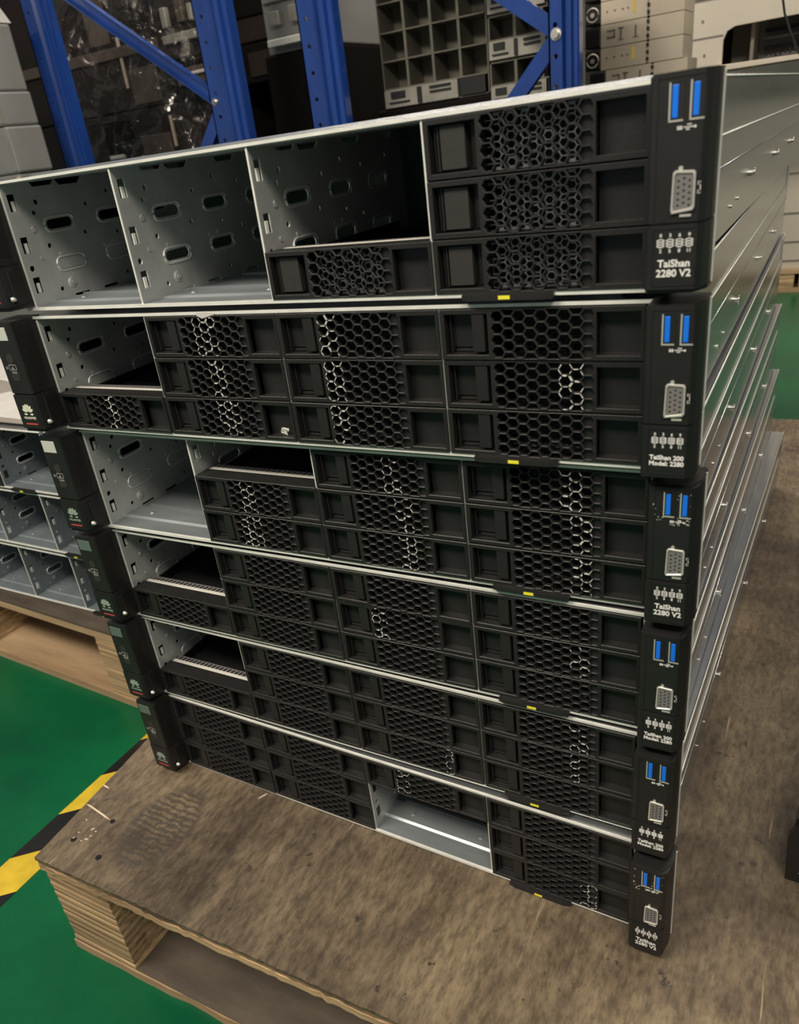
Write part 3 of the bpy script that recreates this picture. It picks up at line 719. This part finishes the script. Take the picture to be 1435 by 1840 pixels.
for (q, lab) in (([(-560, 215), (-330, 200), (-318, 262), (-520, 300)], 'white paper sheet lying at the front of the left stack lid'),
                 ([(-740, 380), (-520, 330), (-500, 430), (-760, 520)], 'white paper sheet lying further back on the left stack lid')):
    mm = MB(); mm.prism(q, 'z', 0, 0.5); o = link('paper_sheet', mm.mesh('paper_sheet', PAPER), None, (0, 0, 2 * 86.73 + 86.4)); tag(o, lab, 'paper')
V, F = flat_plate([(-770, 205), (-322, 192), (-318, 930), (-780, 940)], [], 2.0, .3)
mm = MB(); mm.add(V, F, 0); o = link('added_lid_sheet', mm.mesh('added_lid_sheet', mat('beige_lid_tone', (0.27, 0.24, 0.21), .6, 0, .2, 6)), None, (0, 0, 2 * 86.73 + 85.2)); tag(o, 'beige sheet added over the lid of the left stack to make it paler', 'board')  # added sheet lending the bare lid a paler tone
for yy in (420, 560, 700):
    pass
# ================================================================== BLUE RACKING
def upright_mesh(wd=108, H=1500):
    holes = [circle(wd * .22, 30 + 50 * k, 4.5, 8) for k in range(int(H / 50) - 1)]
    V, F = flat_plate(rect(0, 0, wd * .44, H), holes, 3); m = MB(); m.add(V, F, 0, T=XZ(0, 0, 0))
    m.prism([(wd * .44, -1.5), (wd * .52, 8), (wd * .60, 8), (wd * .64, -3), (wd * .74, -3), (wd * .78, 6), (wd * .9, 6), (wd, -1.5), (wd, 22), (wd - 3, 22), (wd - 3, 9), (wd * .44, 11)], 'z', 0, H)
    m.box(0, -1.5, 0, 3, 22, H)
    return m.mesh('upright', RACKB)
def brace_mesh(p, q, wd=29):
    m = MB(); p, q = Vector(p), Vector(q); d = q - p; L = d.length
    T = Matrix.Translation(p) @ d.to_track_quat('X', 'Z').to_matrix().to_4x4()
    m.box(0, 0, -wd / 2, L, 2.5, wd / 2, T=T); m.box(0, -14, -wd / 2, L, 0, -wd / 2 + 2.5, T=T); m.box(0, -14, wd / 2 - 2.5, L, 0, wd / 2, T=T)
    return m.mesh('brace', RACKB)
def bolt_mesh():
    m = MB(); m.cyl((0, 0), 'y', 13, -3, 0, 16); m.cyl((0, 0), 'y', 9, -12, -3, 6); return m.mesh('bolt', BOLT)
M_BOLT = bolt_mesh()
def rack_frame(label, loc, ux, braces, bolts, wds):
    r = empty('storage_rack_frame', label, 'rack', loc)
    for x, wd in zip(ux, wds):
        link('upright', upright_mesh(wd), r, (x, 0, 0))
        mm = MB(); mm.box(x - 10, -20, 0, x + wd + 10, 80, 5); link('foot_plate', mm.mesh('foot_plate', RACKB), r)
    for a in braces: link('brace', brace_mesh(*a), r)
    for b in bolts: link('bolt', M_BOLT, r, b).scale = [0.62 if b[0] < 560 else 0.8] * 3
    return r
Y0 = 1300
r1 = rack_frame('blue steel rack frame on the left with a long diagonal brace', (-1400, Y0, FZ), (-18, 530), 
                [((215 - 100, 12, 1069), (548, 12, 766)), ((548, 12, 750), (345, 12, 520)), ((345, 12, 520), (40, 12, 300))], [(545, -2, 762)], (92, 100))
r2 = rack_frame('blue rack frame in the middle, braces meeting at a bolt on its right post', (-600, Y0, FZ), (8, 556),
                [((575, 14, 765), (90, 14, 1115)), ((572, 14, 765), (60, 14, 240))], [(571, -2, 765)], (92, 58))
r3 = rack_frame('far blue rack post in the shade with an orange beam end', (-1012, 2200, FZ), (0,), [], [], (72,))
mm = MB(); mm.box(-20, -20, 985, 60, -3, 1200); link('beam_end', mm.mesh('beam_end', mat('orange_paint', (0.5, 0.11, 0.04), .4)), r3)

# ================================================================== GOODS BEHIND THE RACKS
# light grey cases at far left
def case_stack():
    zs = [(-122, 553), (553, 659), (659, 735), (735, 880)]
    labs = ['tall pale grey case at the bottom of the far left pile', 'plain pale grey case, second from the bottom of the far left pile', 'pale grey case with a vent grille in the far left pile', 'pale grey smooth case topmost in the far left pile']
    for k, (a, b) in enumerate(zs):
        e = empty('equipment_case', labs[k], 'case', (-1660, 1100, a))
        mm = MB(); mm.cbox(-300, 0, 0.3, 292 + (0, 4, 0, -6)[k], 110, b - a - 1.5, 5); link('body', mm.mesh('body', GREYBOX), e)
        mm = MB(); mm.box(288 - 6, -2, 6, 296 - 3, 3, b - a - 8); link('edge_strip', mm.mesh('edge_strip', STRIP if k == 0 else PORTM), e)
        if k == 2:
            mm = MB()
            mm.box(150, -2, 12, 218, 0, b - a - 10)
            for i in range(7): mm.box(240 + i * 6, -2, 10, 243 + i * 6, 0, b - a - 24)
            link('vent', mm.mesh('vent', DARK), e)
case_stack()
bag = MB(); rnd = random.Random(11); nx, nz = 16, 10; V = []; F = []
for i in range(nx + 1):
    for j in range(nz + 1):
        t = i / nx * 2 - 1; u = j / nz * 2 - 1
        hgt = 120 * max(0, 1 - t ** 6) ** .5 * max(0, 1 - u ** 4) ** .5
        V.append((t * 290, u * 60, hgt * (1 + rnd.uniform(-.16, .16)) if hgt else 0))
for i in range(nx):
    for j in range(nz):
        a = i * (nz + 1) + j; F.append((a, a + nz + 1, a + nz + 2, a + 1))
bag.add(V, F, 0, False); F2 = len(bag.v)
bag.add([(-290, -60, 0), (290, -60, 0), (290, 60, 0), (-290, 60, 0)], [(3, 2, 1, 0)])
o = link('plastic_bag', bag.mesh('plastic_bag', BAG), None, (-1668, 1160, 881)); tag(o, 'crumpled white plastic bag draped over the far left grey cases', 'bag')

def goods(name, label, cat, x0, x1, y0, z0, z1, mt, dy=350, details=()):
    e = empty(name, label, cat, ((x0 + x1) / 2, y0, z0)); wx = (x1 - x0) / 2
    mm = MB(); mm.cbox(-wx, 0, 0.3, wx, dy, z1 - z0 - 0.3, 4); link('body', mm.mesh('body', mt), e)
    for (nm, a, b, c, d, dep, mt2) in details:
        mm = MB(); mm.cbox(a - wx, -dep, b, c - wx, 0, d, min(2.0, dep / 3)); link(nm, mm.mesh(nm, mt2), e)
    return e
goods('wrapped_carton', 'dark brown wrapped carton with a tan panel between the two left blue posts', 'carton', -2150, -1160, 1800, -122, 700, BROWN,
      details=[('label_panel', 560, 600, 690, 745, 8, TAN), ('edge_strip', 545, 600, 556, 690, 10, STRIP), ('edge_strip', 700, 700, 709, 790, 10, STRIP), ('shelf_lip', 0, 560, 980, 590, 12, BROWN2), ('highlight_handle', 410, 690, 470, 702, 20, BRIGHT), ('dark_panel', 400, 700, 520, 800, 8, BROWN2)])
goods('wrapped_carton', 'reddish brown carton high up between the two left blue posts', 'carton', -2150, -1400, 1800, 702, 1200, BROWN,
      details=[('edge_strip', 548, 60, 558, 200, 8, STRIP), ('carton_label', 568, 10, 690, 110, 6, TAN), ('print_patch', 430, 190, 520, 330, 3, TAN), ('shelf_lip', 0, 145, 740, 175, 12, TAN)])
goods('wrapped_case', 'black-brown case with a clear tray beside the second blue post', 'case', -1395, -900, 1750, 702, 800, BROWN2,
      details=[('tray', 60, 30, 250, 75, 14, TAN), ('handle', 120, 52, 190, 60, 26, BRIGHT), ('plate', 330, 15, 440, 75, 8, BROWN)])
goods('wrapped_case', 'dark case with pale fittings above the black-brown case', 'case', -1395, -900, 1750, 802, 1150, BROWN,
      details=[('fitting', 40, 40, 210, 62, 20, PORTM), ('fitting', 50, 80, 70, 130, 20, PORTM), ('fitting', 110, 85, 135, 140, 20, TAN), ('fitting', 150, 85, 165, 125, 16, PORTM), ('panel', 250, 60, 420, 130, 10, BROWN2)])
goods('wrapped_case', 'low black case filling the gap behind the middle blue posts', 'case', -1155, -885, 1960, -122, 700, BROWN2, dy=150,
      details=[('panel', 20, 560, 120, 680, 10, BROWN), ('panel', 150, 640, 240, 740, 8, BROWN)])
goods('machine_part', 'grey machine head with round knobs between the middle blue posts', 'machine', -890, -695, 1600, 742, 1100, GREYBOX,
      details=[('knob', 30, 60, 60, 90, 20, PORTM), ('knob', 90, 60, 130, 95, 20, PORTM), ('pipe', 20, 14, 180, 30, 30, BRIGHT), ('panel', 10, 110, 130, 170, 12, PORTM), ('knob', 50, 130, 75, 155, 16, DARK)])
goods('support_crate', 'dark crate under the grey machine head', 'crate', -900, -690, 1590, -122, 740, BROWN2)
goods('small_package_pile', 'pale brown small packages in the shade left of the grid chassis', 'packages', -1045, -950, 2400, -122, 1000, BROWN,
      details=[('package', 5, 960 - 60, 60, 990, 14, TAN), ('package', 30, 800, 88, 870, 18, TAN), ('package', 20, 875, 92, 895, 18, PORTM), ('package', 35, 740, 90, 790, 16, TAN)])
# crumpled film in front
mm = MB(); rnd = random.Random(2); nx, nz = 30, 26; V = []; F = []
for i in range(nx + 1):
    for j in range(nz + 1):
        V.append((-1700 + i * 23, 1560 + rnd.uniform(-22, 22), 420 + j * 30))
for i in range(nx):
    for j in range(nz):
        a = i * (nz + 1) + j; F.append((a, a + nz + 1, a + nz + 2)); F.append((a, a + nz + 2, a + 1))
mm.add(V, F, 0, True)
V2 = [Vector(v) for v in mm.v]
for v in mm.v: v.z -= 420; 
o = link('stretch_film', mm.mesh('stretch_film', FILM), None, (0, 0, 420)); tag(o, 'clear shiny stretch film around the dark cartons on the left', 'film')

# grid chassis
def grid_chassis(label, x0, y0, z0, cols, rows, cw, rh, module=36, dy=300, group=None):
    e = empty('blade_chassis', label, 'chassis', (x0, y0, z0), 0.0, group); Wd = cols * cw; H = module + rows * rh
    mm = MB(); mm.box(0, 75, 0, Wd, dy, H); mm.box(0, 0, H - 3, Wd, 75, H); mm.box(0, 0, 0.2, 3, 75, H); mm.box(Wd - 3, 0, 0.2, Wd, 75, H); mm.box(0, 0, 0.2, Wd, 75, 3)
    link('shell', mm.mesh('shell', GRID), e)
    for i in range(1, cols): mm = MB(); mm.box(i * cw - 3, -1, module, i * cw + 3, 75, H - 3); link('vertical_divider', mm.mesh('divider', GRID), e)
    for j in range(0, rows): mm = MB(); mm.box(3, -2, module + j * rh - 1.5, Wd - 3, 75, module + j * rh + 1.5); link('shelf', mm.mesh('shelf', GRID), e)
    if module:
        mm = MB(); mm.box(3, -8, 2, Wd * .72, 74, module - 2, 0)
        link('port_module', mm.mesh('port_module', PORTM), e)
        mm = MB()
        mm.box(Wd * .08, -12, module * .5, Wd * .22, -8, module * .85); mm.box(Wd * .06, -12, module * .25, Wd * .26, -8, module * .33); mm.box(Wd * .34, -12, module * .1, Wd * .38, -8, module * .9)
        mm.box(Wd * .46, -12, module * .72, Wd * .66, -8, module * .84); mm.box(Wd * .46, -12, module * .5, Wd * .66, -8, module * .6); mm.box(Wd * .74, -6, 4, Wd * .97, 70, module - 3)
        link('port', mm.mesh('port', DARK), e)
    return e
mm = goods('support_crate', 'dark crate beneath the left grid chassis', 'crate', -530, -235, 1495, -122, 572, BROWN2)
grid_chassis('olive grey chassis with a grid of empty square compartments, behind the middle rack', -508, 1500, 573, 4, 5, 66, 56, 40)
goods('support_crate', 'dark crate beneath the right pair of grid chassis', 'crate', -235, -40, 1440, -122, 545, BROWN2)
for k in range(3):
    grid_chassis(['lowest small grid chassis with pale ports, left of the bolted blue post', 'middle small grid chassis with pale ports, left of the bolted blue post', 'topmost small grid chassis with pale ports, left of the bolted blue post'][k],
                 -222, 1450, 546 + k * 82, 3, 1, 58, 44, 37, 110)
# bare metal servers seen from the side
goods('support_crate', 'dark crate beneath the warm metal server pile', 'crate', -125, 118, 1790, -122, 499.8, BROWN2)
names = ['lowest', 'second', 'third', 'fourth', 'fifth', 'topmost']
for k in range(6):
    z0 = 500 + k * 46
    x0 = -42 if k not in (0, 1) else -30
    e = empty('bare_metal_server', '%s beige metal server box with fan end, right of the bolted blue post' % names[k], 'server', (x0 - 56, 1800, z0 + 0.2), 0.0)
    mm = MB(); mm.box(20, 0, 0, 125, 130, 44.5); mm.box(130, 3, 0, 205, 130, 44.5); mm.box(120, 6, 2, 132, 120, 42); link('body', mm.mesh('body', BEIGES), e)
    mm = MB(); mm.cbox(-18, -2, 2, 20, 80, 43, 3)
    link('fan_housing', mm.mesh('fan_housing', BLACKG), e)
    if k % 2 == 0:
        mm = MB(); mm.tube([(1 + 14 * math.cos(t * .524), -3, 22 + 14 * math.sin(t * .524)) for t in range(12)], 2, 5, 0, True); mm.cyl((1, 22), 'y', 5, -5, -2, 10); link('fan_ring', mm.mesh('fan_ring', PORTM), e)
    pcs = [[(34, 16, 52, 20), (34, 30, 52, 33), (50, 16, 53, 33)], [(64, 12, 68, 34), (60, 32, 73, 35), (60, 10, 73, 12)], [(98, 12, 102, 34), (94, 10, 106, 12)]] if k % 2 else []
    for pc in pcs:
        mm = MB()
        for q in pc: mm.box(q[0], -1.5, q[1], q[2], 0, q[3])
        link('slot', mm.mesh('slot', GRID), e)
    for q in ([] if k % 2 else (34, 52, 70, 82)): mm = MB(); mm.cyl((q, 24), 'y', 2.2, -1.2, 0, 8); link('screw', mm.mesh('screw', GRID), e)
    if k in (2, 4):
        mm = MB(); mm.box(92, -1, 12, 99, 0, 38); link('warning_label', mm.mesh('warning_label', mat('label_yellow', (.75, .55, .12), .5)), e)
    for q in (6, 20, 34): mm = MB(); mm.box(124, 0, q, 130, 6, q + 6); link('rear_clip', mm.mesh('rear_clip', DARK), e)

# big beige cabinet on a pallet, right background
YC = 2700
cab = empty('beige_cabinet', 'large beige metal cabinet with a dark recessed opening, behind the top server', 'cabinet', (500, YC, -45), 0.0)
X0 = -95 - 500 + 10
def cz(z): return z + 45
V, F = flat_plate(rect(X0, cz(-44), 900, cz(1000)), [
    [(68 - 500, cz(588)), (68 - 500, cz(655)), (78 - 500, cz(678)), (100 - 500, cz(688)), (700, cz(700)), (700, cz(575))],
    [(-90 - 500 + 15, cz(556)), (-90 - 500 + 15, cz(622)), (-30 - 500, cz(632)), (-22 - 500, cz(625)), (-22 - 500, cz(556))]], 12)
mm = MB(); mm.add(V, F, 0, T=XZ(0, 6, 0)); link('front_panel', mm.mesh('front_panel', BEIGE), cab)
mm = MB(); mm.box(X0, 12, cz(-44), X0 + 8, 600, cz(1000)); mm.box(X0, 592, cz(-44), 900, 600, cz(1000)); mm.box(892, 12, cz(-44), 900, 592, cz(1000)); mm.box(X0 + 8, 12, cz(-44), 892, 592, cz(-38)); mm.box(X0 + 8, 12, cz(994), 892, 592, cz(1000))
link('body', mm.mesh('body', BEIGE), cab)
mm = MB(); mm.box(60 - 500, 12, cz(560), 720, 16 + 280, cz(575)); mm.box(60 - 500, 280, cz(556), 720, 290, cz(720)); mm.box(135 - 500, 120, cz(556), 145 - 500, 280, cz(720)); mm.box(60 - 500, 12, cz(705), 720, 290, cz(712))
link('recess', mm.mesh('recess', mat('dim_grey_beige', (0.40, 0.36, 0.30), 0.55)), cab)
mm = MB()
for k in range(5): mm.box(165 - 500, 240 - k * 6, cz(570 + k * 25), 700, 280, cz(578 + k * 25), k % 2)
for k in range(60): mm.box(170 - 500 + k * 14, 228, cz(600 + random.uniform(-3, 3)), 178 - 500 + k * 14, 236, cz(612 + random.uniform(-6, 6)), 0)
link('inner_rails', mm.mesh('inner_rails', [DARK, GREYBOX]), cab)
mm = MB(); mm.box(X0 + 4, -1.5, cz(668), 68 - 500, 0.5, cz(670.5)); mm.box(-25 - 500, -1.5, cz(670), -24 - 500, .5, cz(740)); mm.box(X0, -2, cz(770), 900, 0.4, cz(776))
for z in (-20, 40, 130, 250, 380): mm.box(X0, -1.5, cz(z), 900, 0.5, cz(z + 3))
link('seam', mm.mesh('seam', mat('seam_shadow_gap', (0.10, 0.09, 0.08), .7)), cab)
mm = MB()
for (x, z) in ((-30, 715), (5, 715), (15, 622)): mm.cyl((x - 500, cz(z)), 'y', 4, -1.5, 0.4, 10)
mm.box(-52 - 500, 14, cz(560), -20 - 500, 20, cz(632)); mm.box(-66 - 500, 10, cz(596), -26 - 500, 14, cz(600)); mm.cyl((-38 - 500, cz(578)), 'y', 7, 8, 14, 10, 0)
link('screw_and_lock', mm.mesh('screw_and_lock', mat('grey_brown_fitting', (0.16, 0.14, 0.12), .5)), cab)
mm = MB(); mm.box(60 - 500, -26, cz(572), 900, 0, cz(584)); link('ledge', mm.mesh('ledge', BEIGE), cab)
mm = MB(); mm.box(-80 - 500 + 120, -90, cz(505), 900, -2, cz(566)); link('ledge_shade_slab', mm.mesh('ledge_shade_slab', mat('dark_olive_shade', (0.06, 0.062, 0.05), .6)), cab)  # dark slab painting in the shade under the ledge
cb = MB(); cb.tube([(236 - 0, 2590, 1000), (236, 2590, 735), (246, 2590, 690), (262, 2590, 650), (286, 2590, 600), (296, 2590, 585), (300, 2590, 575)], 3.4, 8)
for v in cb.v: v.x -= 236; v.y -= 2590; v.z -= 571
o = link('black_cable', cb.mesh('black_cable', BLACKG), None, (236, 2590, 571)); tag(o, 'thin black cable hanging in front of the beige cabinet', 'cable')
p3 = empty('wooden_pallet', 'pale wooden pallet under the beige cabinet on the green floor', 'pallet', (0, YC - 12, FZ))
mm = MB(); mm.box(-110, 0, 62, 1400, 640, 76.5); link('top_board', mm.mesh('top_board', WOODL), p3)
for x in (-100, 250, 360, 800, 1290):
    mm = MB(); mm.box(x, 2, 14, x + 95, 640, 62); link('support_block', mm.mesh('support_block', PLYEDGE), p3)
mm = MB(); mm.box(-110, 0, 0.3, 1400, 100, 14); link('bottom_board', mm.mesh('bottom_board', WOODL), p3)

# black bracket at the right edge on the near pallet
bk = empty('bracket_with_added_unit', 'black bracket and metal pin at the right edge on the pallet, with added unseen unit', 'equipment', (522, 70, PT), -0.05)
V, F = flat_plate([(-12, 0), (24, 0), (24, 62), (8, 66), (-8, 58), (-14, 40)], [[(-4, 10), (14, 8), (16, 26), (-3, 28)], circle(4, 42, 7, 10)], 8, .6)
mm = MB(); mm.add(V, F, 0, T=XZ(0, 10, 0.1)); link('front_bracket', mm.mesh('front_bracket', BLACK), bk)
V, F = flat_plate([(10, 0), (74, 0), (74, 30), (50, 52), (10, 58)], [[(22, 10), (40, 10), (40, 34), (22, 38)]], 6, .5)
mm = MB(); mm.add(V, F, 0, T=YZ(-8, 0, 0.1)); link('side_bracket', mm.mesh('side_bracket', BLACK), bk)
mm = MB(); mm.cyl((20, 70), 'z', 4, 0.1, 84, 10); link('metal_pin', mm.mesh('metal_pin', CHROME), bk)
mm = MB(); mm.cbox(30, 6, 0.3, 230, 760, 84, 2); mm.cbox(30, 2, 87, 230, 760, 171, 2); mm.box(34, 12, 84, 226, 750, 87, 1)  # added body, mostly out of view, shading the right of the pallet
link('housing', mm.mesh('housing', [BLACKG, DARK]), bk)
for z in (0, 87):
    V, F = flat_plate(rect(34, z + 6, 226, z + 80), [hexa(52 + 9 * i, z + 16 + 10 * j + (5 if i % 2 else 0), 1.0, 5, 4.2) for i in range(18) for j in range(6)], 3, .3)
    mm = MB(); mm.add(V, F, 0, T=XZ(0, -0.5 if z else 3.5, 0)); link('added_unit_grille', mm.mesh('added_unit_grille', BLACK), bk)
